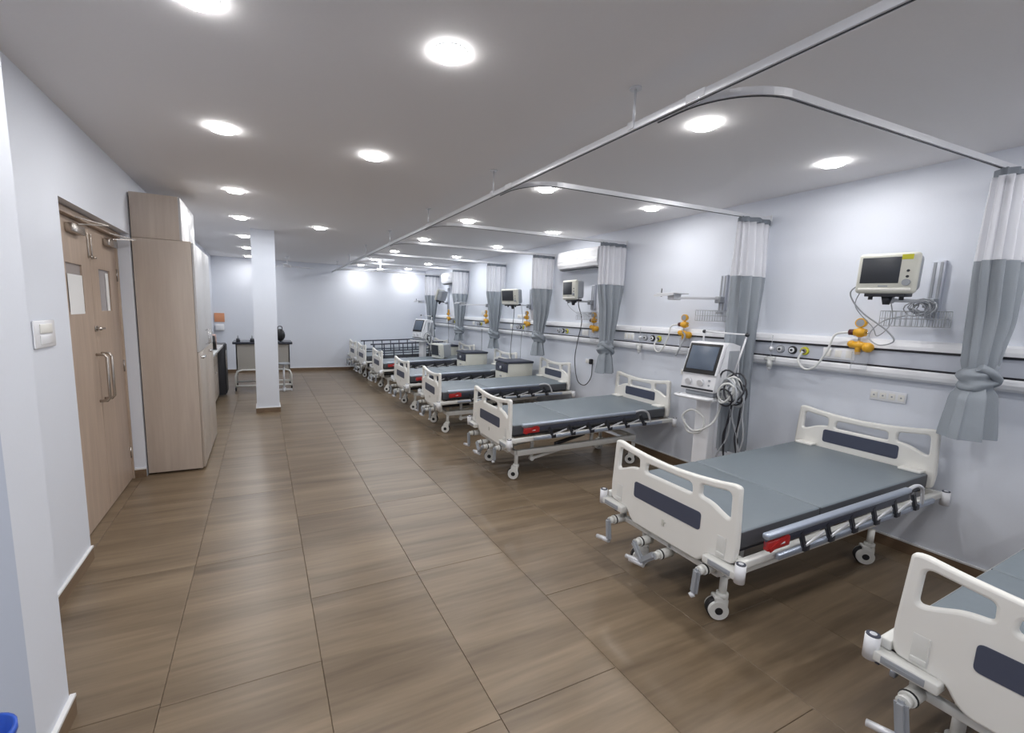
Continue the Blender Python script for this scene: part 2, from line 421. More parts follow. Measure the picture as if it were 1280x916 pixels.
bg = thing('black_bag', 'black rounded bag on the tabletop right of the column', 'bag', (.30, 9.55, .90))
MB().sph((0, 0, .12), .12, (.75, .8, 1)).obj('body', M['black'], bg)
MB().tube([(-.04, 0, .22), (-.03, 0, .28), (.03, 0, .28), (.04, 0, .22)], .008).obj('handle', M['dark'], bg)
stl = thing('crank_stool', 'small grey seat on a post in front of the beige panel right of the column', 'stool', (.33, 9.12, 0))
MB().cyl((0, 0, .5), (0, 0, .53), .11).obj('seat', M['greyp'], stl)
MB().cyl((0, 0, .05), (0, 0, .5), .018).obj('post', M['alul'], stl)
MB().bar((-.14, 0, .03), (.14, 0, .03), .03, .03).bar((0, -.14, .03), (0, .14, .03), .03, .03).cyl((0, 0, .03), (0, 0, .06), .03).box(-.14, -.12, -.015, .015, 0, .02).box(.12, .14, -.015, .015, 0, .02).obj('base', M['alul'], stl)

bb = thing('blue_bin', 'bright blue plastic tub edge at the lower left corner of the view', 'bin', (-.613, 1.30, 0))
MB().rows([[(math.cos(t*PI/12)*r, math.sin(t*PI/12)*r, z) for t in range(24)] for r, z in ((.05, 0), (.06, .56), (.066, .565), (.066, .58), (.058, .58), (.045, .02))], cap0=True, cap1=True).obj('tub', M['blue'], bb)

# ------------------------------------------------------------------ ceiling downlights
LX = [-.17, .735, 2.21, 3.44]
def downlight(x, y, label, group):
    t = thing('downlight', label, 'ceiling light', (x, y, CZ), group=group)
    if downlight.proto is None:
        a = MB().rows([[(math.cos(k*PI/16)*r, math.sin(k*PI/16)*r, z) for k in range(32)] for r, z in ((.064, -.002), (.069, -.0035), (.071, -.0035), (.074, -.002), (.074, 0))]).obj('trim_ring', M['ac'], t)
        b = MB().rows([[(math.cos(k*PI/16)*r, math.sin(k*PI/16)*r, z) for k in range(32)] for r, z in ((.069, -.004), (.068, -.012), (.062, -.018))], cap0=True, cap1=True).obj('diffuser', M['lamp'], t)
        downlight.proto = (a, b)
    else:
        for q in downlight.proto:
            c = q.copy(); COL.objects.link(c); c.parent = t
    if downlight.ld is None:
        ld = bpy.data.lights.new('lamp', 'AREA'); ld.shape = 'DISK'; ld.size = .15; ld.energy = LAMP_W; ld.color = (1, .985, .975); downlight.ld = ld
        lf = ld.copy(); lf.energy = LAMP_W*1.35; lf.color = (.93, .965, 1); downlight.far = lf
    lo = bpy.data.objects.new('lamp', downlight.far if 6 < y < 11 else downlight.ld); COL.objects.link(lo); lo.parent = t; lo.location = (0, 0, -.024)
downlight.proto = None; downlight.ld = None
ordn = ['nearest the camera', 'second from the camera', 'third from the camera', 'fourth from the camera', 'fifth from the camera', 'sixth from the camera', 'seventh from the camera', 'eighth from the camera']
rowsL = [('leftmost ceiling row', -.17, [2.02, 3.35, 5.03, 6.50, 8.18, 9.73, 11.40]),
         ('row above the aisle middle', .735, [1.91, 3.36, 6.65]),
         ('row over the bed feet', 2.21, [1.86, 3.41, 5.05, 6.69, 8.37, 9.99, 11.50]),
         ('row over the bed heads', 3.44, [1.85, 3.42, 5.10, 6.66, 8.38, 10.07, 11.62])]
for nm, x, ys in rowsL:
    for i, y in enumerate(ys):
        downlight(x+(-.01*i if x < 0 else 0), y, 'round white downlight in the '+nm+', '+ordn[i], 'round ceiling downlights')
for nm, x in zip((r[0] for r in rowsL), LX):  # extra out-of-view downlights continuing each row, added to light the near end
    for y, wh in ((.35, 'just above the viewpoint'), (-1.2, 'behind the viewpoint')):
        downlight(x, y, 'unseen fill downlight added to the '+nm+', '+wh, 'round ceiling downlights')

# ------------------------------------------------------------------ curtain rails
CY = [1.09, 2.60, 4.34, 5.84, 7.36, 9.00, 10.80]
RX, RZ = 1.60, 2.455
mr = thing('curtain_rail', 'long straight white ceiling-hung curtain rail running down the ward past the bed feet', 'rail')
MB().box(RX-.0125, RX+.0125, -.9, YB, RZ-.016, RZ+.016, .002).obj('track', M['alul'], mr)
MB().box(RX-.003, RX+.003, -.9, YB, RZ-.0185, RZ-.016).obj('slot', M['dark'], mr)
for y in (.2, 1.75, 3.2, 4.7, 6.3, 7.9, 9.5, 11.1):
    MB().cyl((RX, y, RZ+.01), (RX, y, CZ-.004), .006, n=10).cyl((RX, y, CZ-.008), (RX, y, CZ), .028, n=16).box(RX-.018, RX+.018, y-.02, y+.02, RZ-.01, RZ+.024, .002).obj('hanger', M['alul'], mr)
for y in (1.35, 2.9, 4.6): MB().box(RX-.015, RX+.015, y, y+.09, RZ-.012, RZ+.0185, .001).obj('splice', M['ac'], mr)
nth = ['nearest', 'second', 'third', 'fourth', 'fifth', 'sixth', 'seventh and farthest']
for i, y in enumerate(CY):
    t = thing('cross_rail', 'curved white curtain rail branching to the right wall, %s from the camera' % nth[i], 'rail', group='cross curtain rails')
    yb = y+.11; P = [(RX+.025, yb+.42, RZ), (RX+.025, yb+.31, RZ)]
    for k in range(1, 13):
        a = PI+k*PI/24; P.append((RX+.025+.30+.30*math.cos(a), yb+.30+.30*math.sin(a), RZ))
    P = [(p[0], p[1], p[2]) for p in P]+[(XW, y, RZ)]
    MB().sweep(P, .022, .03).obj('track', M['alul'], t)
    MB().sweep([(p[0], p[1], RZ-.0165) for p in P], .006, .003).obj('slot', M['dark'], t)
    MB().box(XW-.008, XW, y-.025, y+.025, RZ-.03, RZ+.03, .003).obj('wall_bracket', M['alul'], t)

# ------------------------------------------------------------------ curtains
def prof(z, keys):
    for a, b in zip(keys, keys[1:]):
        if a[0] >= z >= b[0]:
            t = (a[0]-z)/max(1e-6, a[0]-b[0]); t = t*t*(3-2*t)*.6+t*.4
            return [p+(q-p)*t for p, q in zip(a[1:], b[1:])]
    return list(keys[-1][1:])
def cur_rows(z0, z1, n, keys, folds, seed, y):
    rnd = random.Random(seed); ph = [rnd.uniform(0, 6.28) for _ in range(4)]
    out = []; N = 120
    for i in range(n+1):
        z = z0+(z1-z0)*i/n; cx, rx, ry, fa = prof(z, keys); r = []
        for j in range(N):
            t = 2*PI*j/N
            c, s = math.cos(t), math.sin(t)
            k = 1+fa*math.sin(folds*t+ph[0]+.5*math.sin(t+ph[1])+.25*math.sin(z*3+ph[2]))
            px = math.copysign(abs(c)**.9, c); py = math.copysign(abs(s)**.75, s)
            r.append((cx+rx*px*(1+fa*.15*math.sin(folds*t)), y+ry*py*k, z))
        out.append(r)
    return out
def curtain(i, y, tied, zb, label, kx=3.84, knz=1.24, tailw=.13, rxt=.18):
    t = thing('privacy_curtain', label, 'curtain', (0, 0, 0), group='grey ward curtains')
    top = 2.43; split = 1.95
    if tied: K = [(top, 3.80, rxt, .055, .45), (split, 3.80, rxt*.95, .060, .55), (1.62, 3.80, rxt*.66, .060, .60), (knz+.14, kx, .080, .055, .5), (knz+.02, kx, .06, .045, .3)]
    else: K = [(top, 3.79, .17, .045, .45), (split, 3.79, .165, .06, .6), (1.5, 3.775, .13, .065, .65), (1.2, 3.775, .125, .065, .65), (zb, 3.82, .13, .065, .65)]
    MB().rows(cur_rows(top-.035, split, 10, K, 13, i, y)).obj('mesh_panel', M['sheer'], t)
    MB().rows([[(3.80+(rxt+.005)*math.copysign(abs(math.cos(a*PI/30))**.8, math.cos(a*PI/30)), y+.052*math.copysign(abs(math.sin(a*PI/30))**.7, math.sin(a*PI/30))*(1+.3*math.sin(a*.9)), z) for a in range(60)] for z in (2.432, 2.395)]).obj('header_band', M['header'], t)
    h = MB()
    for k in range(7): h.cyl((3.80-rxt+.03+k*(2*rxt-.06)/6, y, 2.42), (3.80-rxt+.03+k*(2*rxt-.06)/6, y, 2.442), .006, n=8)
    h.obj('hook_row', M['header'], t)
    MB().rows(cur_rows(split, knz if tied else zb, 22, K, 9, i, y)).obj('fabric_panel', M['cloth'], t)
    if tied:
        rnd = random.Random(i+50); rr = []
        for q in range(15):           # gathered cloth wound diagonally round itself
            v = q/14; z = knz+.135-v*.19; bulge = math.sin(PI*min(1, v*1.02))**.55
            row = []
            for j in range(40):
                t_ = 2*PI*j/40
                gr = 1+.11*math.sin(v*15+t_*1.0+i)+.05*math.sin(v*27-t_*2+i*2)+.04*math.sin(t_*5+v*4)
                R_k = (.040+.072*bulge)*gr
                row.append((kx+R_k*1.02*math.cos(t_), y+R_k*.72*math.sin(t_), z+.022*math.cos(t_+i)))
            rr.append(row)
        kn = MB().rows(rr, cap0=True, cap1=True)
        kn.tube([(kx-.09, y-.03, knz+.10), (kx-.05, y-.072, knz+.07), (kx+.02, y-.078, knz+.03), (kx+.075, y-.045, knz+.0), (kx+.09, y, knz-.02)], .024, n=8)
        kn.obj('knot', M['cloth'], t)
        TK = [(knz, kx, .065, .05, .3), (knz-.08, kx, tailw*.8, .065, .5), (zb, kx, tailw, .08, .5)]
        MB().rows(cur_rows(knz, zb, 10, TK, 6, i+9, y)).obj('tail', M['cloth'], t)
    return t
clab = ['tied grey curtain with mesh top at the right edge of the view, nearest the camera',
        'grey mesh-topped curtain hanging loose behind the ventilator',
        'tied grey mesh-topped curtain beside the near wall air conditioner',
        'tied grey curtain between the two tilted wall monitors, twisted tail pointing left',
        'tied grey curtain just left of the monitor with dangling cables',
        'tied grey curtain right of the far air conditioner',
        'tied grey curtain left of the far air conditioner, farthest from the camera']
zb = [.93, .40, .88, .95, .93, .96, .92]
for i, y in enumerate(CY):
    curtain(i, y, i != 1, zb[i], clab[i], knz=[1.25, 0, 1.14, 1.18, 1.15, 1.15, 1.15][i], kx=[3.76, 0, 3.79, 3.77, 3.79, 3.79, 3.79][i], tailw=[.17, 0, .12, .11, .11, .11, .11][i])

# ------------------------------------------------------------------ bed-head trunking
tr = thing('bedhead_trunking', 'long horizontal white and silver medical wall trunking with two black lines', 'wall trunking')
def hprof(name, prof, m, y0=-.6, y1=11.3):
    rings = [[(x, yy, z) for x, z in prof] for yy in (y0, y1)]
    return MB().rows(rings, cap0=True, cap1=True, flat=True).obj(name, m, tr)
o = hprof('upper_channel', [(XW, 1.405), (XW-.07, 1.405), (XW-.072, 1.41), (XW-.070, 1.435), (XW-.055, 1.462), (XW-.03, 1.475), (XW, 1.475)], M['ac'])
o = hprof('silver_band', [(XW, 1.285), (XW-.066, 1.285), (XW-.066, 1.405), (XW, 1.405)], M['silver'])
o = hprof('lower_channel', [(XW, 1.285), (XW-.070, 1.285), (XW-.083, 1.268), (XW-.085, 1.245), (XW-.078, 1.222), (XW-.055, 1.205), (XW, 1.20)], M['ac'])
hprof('black_line', [(XW-.060, 1.396), (XW-.0745, 1.396), (XW-.0745, 1.411), (XW-.060, 1.411)], M['blackline'])
hprof('black_line', [(XW-.060, 1.279), (XW-.0745, 1.279), (XW-.0745, 1.292), (XW-.060, 1.292)], M['blackline'])
bays = [(2.331, 2.233, 2.14, 2.005, 1.79), (3.846, 3.738, 3.646, 4.18, 4.02), (5.537, 5.437, 5.34, 4.99, 4.86), (6.76, 6.66, 6.57, 7.0, 6.9), (8.35, 8.27, 8.19, 8.6, 8.5), (9.75, 9.68, 9.60, 10.1, 10.0), (.6, .5, .4, .2, .05)]
for a, b, c, s0, s1 in bays:
    for y, m1, m2 in ((a, 'greyp', 'alul'), (b, 'black', 'ac'), (c, 'yel2', 'steel')):
        q = MB().cyl((XW-.066, y, 1.347), (XW-.082, y, 1.347), .034, .030, n=24).obj('gas_outlet', M[m1], tr)
        MB().cyl((XW-.080, y, 1.347), (XW-.088, y, 1.347), .021, n=20).obj('ring', M[m2], q)
        MB().cyl((XW-.086, y, 1.347), (XW-.092, y, 1.347), .010, n=12).obj('socket_hole', M['dark'], q)
    y0, y1 = min(s0, s1), max(s0, s1)
    q = MB().box(XW-.076, XW-.066, y0, y1, 1.305, 1.39, .004).obj('socket_plate', M['ac'], tr)
    n = 3
    for k in range(n):
        w = (y1-y0)/n; MB().box(XW-.079, XW-.075, y0+w*(k+.2), y0+w*(k+.8), 1.322, 1.374, .001).obj('module', M['white'], q)
def vac(y, label):
    t = thing('vacuum_fitting', label, 'wall fitting', (XW, y, 0), group='clear suction fittings on the trunking')
    MB().cyl((-.10, 0, 1.16), (-.10, 0, 1.46), .004, n=8).obj('stem', M['clear'], t)
    MB().sph((-.10, 0, 1.345), .02).obj('ball', M['alul'], t)
    MB().box(-.12, -.085, -.04, .04, 1.245, 1.275, .005).cyl((-.10, 0, 1.19), (-.10, 0, 1.25), .022).obj('clamp', M['hose'], t)
    MB().sph((-.10, 0, 1.18), .018).obj('drip_cap', M['alul'], t)
vac(2.39, 'clear suction fitting on the trunking left of the nearest gas outlets'); vac(3.90, 'clear suction fitting on the trunking left of the ventilator bay outlets')

# ------------------------------------------------------------------ yellow regulators
def regulator(y, label, to_y, jar=True, hose=True):
    t = thing('suction_regulator', label, 'gas regulator', (XW-.09, y, 0), group='yellow regulators on the trunking')
    MB().cyl((0, 0, 1.37), (0, 0, 1.60), .009, n=10).obj('stem', M['chrome'], t)
    b = MB().sph((0, 0, 1.515), .036).cyl((0, .035, 1.515), (0, -.035, 1.515), .026).obj('body', M['yellow'], t)
    MB().cyl((0, .03, 1.515), (0, .068, 1.515), .022, n=16).obj('knob', M['brown'], b)
    MB().cyl((0, -.03, 1.515), (0, -.06, 1.515), .006, n=8).obj('nipple', M['chrome'], b)
    g = MB().cyl((.012, 0, 1.585), (-.018, 0, 1.585), .034, n=20).obj('gauge', M['yellow'], t)
    MB().cyl((-.018, 0, 1.585), (-.020, 0, 1.585), .026, n=20).obj('dial', M['greyp'], g)
    MB().cyl((0, .05, 1.425), (0, -.07, 1.42), .024).sph((0, -.06, 1.41), .036).sph((0, .045, 1.43), .026).cyl((0, 0, 1.45), (0, 0, 1.355), .022, .016).obj('valve_block', M['yellow'], t)
    if jar: MB().cyl((0, -.02, 1.25), (0, -.02, 1.375), .05, n=20, cap=False).cyl((0, -.02, 1.248), (0, -.02, 1.252), .05, n=20).obj('jar', M['clear'], t)
    if hose:
        d = to_y-y
        MB().tube([(0, .066, 1.515), (-.02, .15, 1.49), (-.04, d*.48, 1.37), (-.05, d*.65, 1.24), (-.05, d*.85, 1.21), (-.04, d*1.02, 1.27), (-.01, d, 1.345)], .008).obj('hose', M['hose'], t)
rl = ['yellow regulator with white looped hose below the nearest wall monitor', 'yellow regulator above the ventilator screen', 'yellow regulator beside the second wall monitor and tied curtain', 'yellow regulator beside the third wall monitor', 'yellow regulator beside the empty monitor arm, fifth from the camera', 'yellow regulator farthest from the camera by the far air conditioner']
for y, l, ty in zip((1.77, 3.31, 4.74, 6.43, 7.95, 9.94), rl, (2.14, 3.646, 5.34, 6.57, 8.19, 9.6)): regulator(y, l, ty, jar=y < 7, hose=y < 4)

# ------------------------------------------------------------------ wall monitors, arms, baskets
def wall_track(y, zt, zb_, label, arm_y, arm_z, basket=True, tray=False, bky=None, bkz=1.62):
    t = thing('monitor_arm', label, 'wall bracket', (XW, y, 0), group='wall rail brackets')
    MB().box(-.030, 0, -.034, .034, zb_, zt, .003).obj('backplate', M['silver'], t)
    MB().box(-.034, -.029, -.024, -.010, zb_+.01, zt-.01).obj('channel', M['greyp'], t)
    MB().box(-.034, -.029, .010, .024, zb_+.01, zt-.01).obj('channel', M['greyp'], t)
    MB().box(-.09, -.03, -.03, .03, arm_z-.04, arm_z+.02, .006).obj('slider', M['greyp'], t)
    MB().bar((-.08, 0, arm_z), (-.34, arm_y-y, arm_z), .03, .022, .004).cyl((-.34, arm_y-y, arm_z-.02), (-.34, arm_y-y, arm_z+.03), .02).obj('arm', M['alul'], t)
    if tray:
        MB().box(-.46, -.26, arm_y-y-.07, arm_y-y+.15, arm_z+.035, arm_z+.045, .003).box(-.40, -.30, arm_y-y-.02, arm_y-y+.06, arm_z-.02, arm_z+.035, .006).bar((-.46, arm_y-y-.07, arm_z+.03), (-.46, arm_y-y+.17, arm_z+.02), .02, .02).obj('mounting_tray', M['alul'], t)
        MB().cyl((-.42, arm_y-y+.12, arm_z+.01), (-.42, arm_y-y+.12, arm_z+.09), .006).obj('lever', M['dark'], t)
    if basket:
        by0, by1 = bky; x0, x1 = -.20, -.07
        w = MB(); r = .0022
        for z in (bkz-.10, bkz-.05, bkz): w.tube([(x0, by0-y, z), (x0, by1-y, z), (x1, by1-y, z), (x1, by0-y, z)], r, n=5, closed=True, smooth=False)
        n = 11
        for k in range(n+1):
            yy = by0-y+(by1-by0)*k/n
            w.tube([(x1, yy, bkz), (x1, yy, bkz-.10), (x0, yy, bkz-.10), (x0, yy, bkz)], r, n=5, smooth=False)
        for k in range(1, 4):
            xx = x0+(x1-x0)*k/4; w.tube([(xx, by0-y, bkz), (xx, by0-y, bkz-.10), (xx, by1-y, bkz-.10), (xx, by1-y, bkz)], r, n=5, smooth=False)
        w.bar((x1, 0, bkz-.02), (-.03, 0, bkz-.02), .04, .02)
        w.obj('wire_basket', M['ghose'], t)
    return t
wall_track(1.42, 2.00, 1.62, 'wall rail with wire basket carrying the nearest monitor', 1.52, 1.735, True, False, (1.30, 1.62), 1.67)
wall_track(2.96, 2.00, 1.65, 'wall rail with an empty bracket and wire basket above the ventilator', 3.22, 1.775, True, True, (2.80, 3.10), 1.66)
wall_track(4.87, 1.98, 1.65, 'wall rail and wire basket behind the second wall monitor', 4.95, 1.76, True, False, (4.70, 4.98), 1.62)
wall_track(6.44, 1.98, 1.64, 'wall rail and arm carrying the third wall monitor', 6.45, 1.71, False)
wall_track(7.97, 1.97, 1.62, 'wall rail with an empty straight arm between fifth and sixth curtains', 8.5, 1.72, False, True)
wall_track(10.15, 2.12, 1.48, 'tall dark wall rail beneath the far air conditioner', 9.75, 1.78, False)
wall_track(11.3, 1.97, 1.62, 'wall rail with an empty arm beside the farthest curtain', 11.25, 1.78, False, True)

def monitor(loc, rz, tilt, label, roll_=0, w=.31, h=.25, d=.15, sticker=False, cat='monitor', loose=False):
    """screen faces local -x"""
    t = thing('patient_monitor', label, cat, loc, rz, 'patient monitors')
    t.rotation_euler = (roll_, tilt, rz)
    MB().box(-d*.5, -d*.20, -w/2, w/2, -h/2, h/2, .022, 4).obj('bezel', M['cream'], t)
    MB().box(-d*.24, d*.5, -w/2+.02, w/2-.02, -h/2+.015, h/2-.01, .03, 4).obj('case', M['greyp'], t)
    MB().box(-d*.5-.003, -d*.5+.004, -w/2+.085, w/2-.025, -h/2+.065, h/2-.025, .002).obj('screen', M['screen'], t)
    MB().box(-d*.5-.004, -d*.5+.002, -w/2+.02, w/2-.02, -h/2+.02, -h/2+.035, .003).obj('front_lip', M['white'], t)
    MB().cyl((-d*.5-.014, -w/2+.045, -h/2+.07), (-d*.5, -w/2+.045, -h/2+.07), .020, n=20).obj('dial_knob', M['greyp'], t)
    for zz in (-.02, .015): MB().cyl((-d*.5-.003, -w/2+.045, zz), (-d*.5+.001, -w/2+.045, zz), .008, n=12).obj('button', M['dark'], t)
    MB().box(-d*.5-.002, -d*.5+.001, -.02, .03, -h/2+.043, -h/2+.051).obj('name_strip', M['greyp'], t)
    if sticker: MB().box(-d*.5-.002, -d*.5+.001, -w/2+.03, -w/2+.085, h/2-.042, h/2-.012).obj('sticker', M['yel2'], t)
    if not loose:
        MB().box(-d*.35, d*.4, -w/2+.05, w/2-.05, -h/2-.02, -h/2+.006, .004).cyl((0, 0, -h/2-.07), (0, 0, -h/2-.015), .018, .03).obj('mount_plate', M['dark'], t)
        
        for q in (-.08, .08): MB().cyl((-.02, q, -h/2-.04), (-.02, q, -h/2-.015), .012).obj('knob', M['dark'], t)
    return t
m1 = monitor((3.62, 1.52, 1.90), .05, -.05, 'cream patient monitor with a yellow sticker on the wall above the second bed', roll_=.03, sticker=True)
m2 = monitor((3.66, 4.88, 1.90), -.04, -.04, 'cream patient monitor tilted on its arm beneath the near air conditioner')
m3 = monitor((3.63, 6.45, 1.84), .30, -.12, 'cream patient monitor on an arm between two tied curtains', w=.36)
m4 = monitor((3.66, 9.75, 1.92), -.9, .3, 'grey patient monitor turned sideways beneath the far air conditioner', w=.30)
m5 = monitor((3.30, 8.74, .775), .25, -.10, 'grey monitor set down on a mattress between the bedside lockers', w=.36, h=.30, d=.28, loose=True)
def cable(pts, r, m, label, name='cable', group=None):
    return tag(MB().tube(pts, r, n=6).obj(name, M[m]), label, 'cable', group)
# cables at the nearest monitor
cable([(3.60, 1.66, 1.85), (3.60, 1.72, 1.78), (3.64, 1.66, 1.66), (3.72, 1.54, 1.54), (3.74, 1.50, 1.47), (3.74, 1.58, 1.44), (3.78, 1.66, 1.50), (3.80, 1.60, 1.60), (3.84, 1.50, 1.64)], .0045, 'ghose', 'grey sensor cable looping down from the left side of the nearest monitor')
cable([(3.62, 1.65, 1.84), (3.64, 1.70, 1.70), (3.72, 1.62, 1.56), (3.76, 1.60, 1.50), (3.80, 1.55, 1.60), (3.74, 1.56, 1.76), (3.66, 1.57, 1.80)], .003, 'ghose', 'thin grey wire looping beneath the nearest monitor')
lp = MB(); rnd = random.Random(3)
for k in range(7):
    cy_, cz_, rr = 1.44+rnd.uniform(-.03, .03), 1.68+rnd.uniform(-.02, .03), rnd.uniform(.035, .07)
    lp.tube([(3.86+.02*math.sin(a*.8+k), cy_+rr*math.cos(a*PI/6), cz_+rr*.8*math.sin(a*PI/6)) for a in range(12)], .004, n=6, closed=True, smooth=False)
tag(lp.obj('coiled_cable', M['ghose']), 'bundle of coiled grey leads in the wire basket under the nearest monitor', 'cable', None)
cable([(3.70, 4.80, 1.86), (3.86, 5.02, 1.72), (3.93, 5.02, 1.50), (3.90, 5.05, 1.2), (3.93, 5.12, .95), (3.94, 5.05, .68), (3.95, 4.90, .63), (3.97, 4.80, .75), (3.98, 4.80, .93)], .006, 'dark', 'black power cable hanging from the second monitor to the wall socket')
cable([(3.70, 5.02, 1.86), (3.74, 5.10, 1.72), (3.82, 4.98, 1.60), (3.84, 4.85, 1.60), (3.88, 4.80, 1.56)], .003, 'ghose', 'thin grey lead hanging left of the second monitor')
cable([(3.72, 6.55, 1.76), (3.82, 6.70, 1.6), (3.84, 6.78, 1.2), (3.84, 6.80, .85), (3.70, 6.4, .80)], .005, 'dark', 'black cable hanging from the third monitor to the locker top')
cable([(3.78, 6.40, 1.70), (3.86, 6.47, 1.45), (3.86, 6.50, 1.1), (3.86, 6.50, .85), (3.76, 6.4, .81)], .005, 'ghose', 'grey cable hanging beside the yellow regulator of the third monitor')
cable([(3.90, 8.10, 1.25), (3.90, 8.09, 1.05), (3.90, 8.08, .80)], .005, 'dark', 'black cable dropping from the trunking beneath the fifth regulator')
cable([(3.88, 9.89, 1.42), (3.90, 9.88, 1.2), (3.90, 9.86, .80)], .005, 'dark', 'black cable dropping from the trunking beneath the farthest regulator')

def socket(y0, y1, z0, z1, label, n=4):
    t = thing('wall_socket', label, 'socket', (XW, (y0+y1)/2, (z0+z1)/2), group='white wall sockets')
    w, h = (y1-y0)/2, (z1-z0)/2
    MB().box(-.012, 0, -w, w, -h, h, .004).obj('plate', M['ac'], t)
    for k in range(n):
        a = -w+(2*w)*(k+.15)/n; MB().box(-.016, -.011, a, a+2*w*.7/n, -h*.6, h*.6, .001).obj('module', M['white'], t)
        MB().cyl((-.0165, a+w*.35/n*2, 0), (-.0155, a+w*.35/n*2, 0), .006, n=8).obj('pin_hole', M['greyp'], t)
socket(1.48, 1.69, 1.035, 1.11, 'white four-module socket plate on the wall above the second bed headboard')
socket(3.18, 3.37, .985, 1.05, 'white socket plate on the wall left of the ventilator')
socket(4.78, 4.96, .93, .99, 'white socket plate with a black plug beside the third curtain', 2)
tag(MB().box(XW-.06, XW-.017, 4.79, 4.83, .93, 1.0, .006).obj('plug', M['black']), 'black plug in the socket beside the third curtain', 'plug')
socket(6.62, 6.88, 1.49, 1.56, 'white plate above the trunking behind the third monitor', 2)
socket(8.12, 8.34, 1.52, 1.61, 'white plate above the trunking by the empty fifth arm', 2)

# ------------------------------------------------------------------ air conditioners
def aircon(y0, y1, label):
    t = thing('air_conditioner', label, 'air conditioner', (XW, 0, 0), group='wall air conditioners')
    P = [(0, 2.19), (-.14, 2.19), (-.185, 2.215), (-.205, 2.26), (-.205, 2.40), (-.19, 2.435), (-.15, 2.45), (0, 2.45)]
    MB().rows([[(x, yy, z) for x, z in P] for yy in (y0, y1)], cap0=True, cap1=True, flat=True).obj('casing', M['ac'], t)
    MB().box(-.19, -.10, y0+.05, y1-.05, 2.186, 2.192).obj('air_outlet', M['dark'], t)
    MB().box(-.17, -.115, y0+.06, y1-.06, 2.178, 2.184, .002).obj('louvre', M['greyp'], t)
    MB().box(-.207, -.204, y0+.01, y1-.01, 2.293, 2.297).obj('front_seam', M['greyp'], t)
    MB().cyl((-.204, (y0+y1)/2-.02, 2.325), (-.208, (y0+y1)/2-.02, 2.325), .013, n=16).obj('badge', M['greyp'], t)
aircon(4.62, 5.47, 'white split air conditioner high on the right wall beside the third curtain')
aircon(9.22, 10.15, 'white split air conditioner high on the right wall between the two farthest curtains')

# ------------------------------------------------------------------ ceiling fans
def fan(x, y, a0, label):
    t = thing('ceiling_fan', label, 'fan', (x, y, CZ), a0, 'white ceiling fans')
    MB().cyl((0, 0, -.05), (0, 0, 0), .05, .03).cyl((0, 0, -.18), (0, 0, -.04), .012).obj('downrod', M['ac'], t)
    MB().cyl((0, 0, -.235), (0, 0, -.185), .085, .075, n=24).obj('motor', M['ac'], t)
    for k in range(3):
        a = k*2*PI/3; c, s = math.cos(a), math.sin(a)
        MB().bar((.08*c, .08*s, -.21), (.58*c, .58*s, -.208), .11, .006).obj('blade', M['ac'], t)
fan(.52, 10.75, .4, 'white ceiling fan near the far wall, just right of the column')
fan(2.36, 10.1, 1.0, 'white ceiling fan near the far wall, just right of the long curtain rail')

# ------------------------------------------------------------------ hospital beds
KS, X0 = .037, -.95            # slight head-up tilt of the deck
def board(bed, name, x, dz, ins_dz, face):
    rd = [(.23, .335), (.262, .36), (.29, .405), (.43, .415), (.44, .50), (.430, .70), (.425, .800)]
    top = [(.39, .806), (.30, .790), (.15, .774), (0, .768)]
    right = [(y, z+dz) for y, z in rd+top]
    out = [(-y, z) for y, z in right[::-1]][1:]      # from centre to left bottom
    loop = right+out
    rads = [.03, .02, .02, .03, .04, .04, .045, .03, .1, .1, .1]; rads = rads+rads[::-1][1:]
    rads[0] = .02; rads[-1] = .02
    o_ = fillet(loop, rads)
    def hole(pts, r): return fillet([(y, z+dz) for y, z in pts], r)
    hl = [hole([(.215, .742), (.385, .764), (.390, .625), (.345, .640), (.280, .672), (.212, .680)], [.018, .03, .03, .03, .05, .018]),
          hole([(-.160, .730), (.160, .730), (.168, .672), (-.168, .672)], .022)]
    hl.append([(-p[0], p[1]) for p in hl[0]])
    b = plate(name, [o_]+hl, .034, .011, M['white'], bed, x, KS, X0)
    iz0, iz1 = .502+dz+ins_dz, .598+dz+ins_dz
    for s in (-1, 1):
        plate('inset_panel', [fillet([(-.235, iz0), (.235, iz0), (.235, iz1), (-.235, iz1)], .02)], .004, .0012, M['inset'], b, x+s*.0185, KS, X0)
    for yy in (-.36, .36):
        g = MB().box(x+face*.0165, x+face*.0182, yy-.024, yy+.024, .425+dz, .53+dz, .0006)
        g.box(x+face*.016, x+face*.024, yy-.022, yy+.022, .428+dz, .448+dz, .003).box(x+face*.016, x+face*.021, yy-.024, yy-.019, .43+dz, .53+dz, .0015)
        g.shear(KS, X0).obj('grip_recess', M['whitem'], b)
    return b
def caster(bed, x, y, ztop, ang):
    Rm = Matrix.Translation((x, y, 0)) @ Matrix.Rotation(ang, 4, 'Z')
    def fin(mb, name, m, par):
        bmesh.ops.transform(mb.bm, matrix=Rm, verts=mb.bm.verts); return mb.obj(name, m, par)
    c = fin(MB().cyl((0, 0, .13), (0, 0, ztop), .019, n=14).cyl((0, 0, .118), (0, 0, .145), .030, n=18).box(-.045, .022, -.030, -.022, .05, .125, .008, 3).box(-.045, .022, .022, .030, .05, .125, .008, 3).box(-.045, .022, -.030, .030, .108, .128, .009, 3), 'caster', M['whitem'], bed)
    wx = -.022
    fin(MB().cyl((wx, -.017, .056), (wx, .017, .056), .056, n=28), 'wheel', M['black'], c)
    fin(MB().cyl((wx, -.034, .056), (wx, .034, .056), .050, n=28), 'wheel_cover', M['whitem'], c)
    fin(MB().cyl((wx, -.0365, .056), (wx, .0365, .056), .020, n=18), 'hub_cap', M['black'], c)
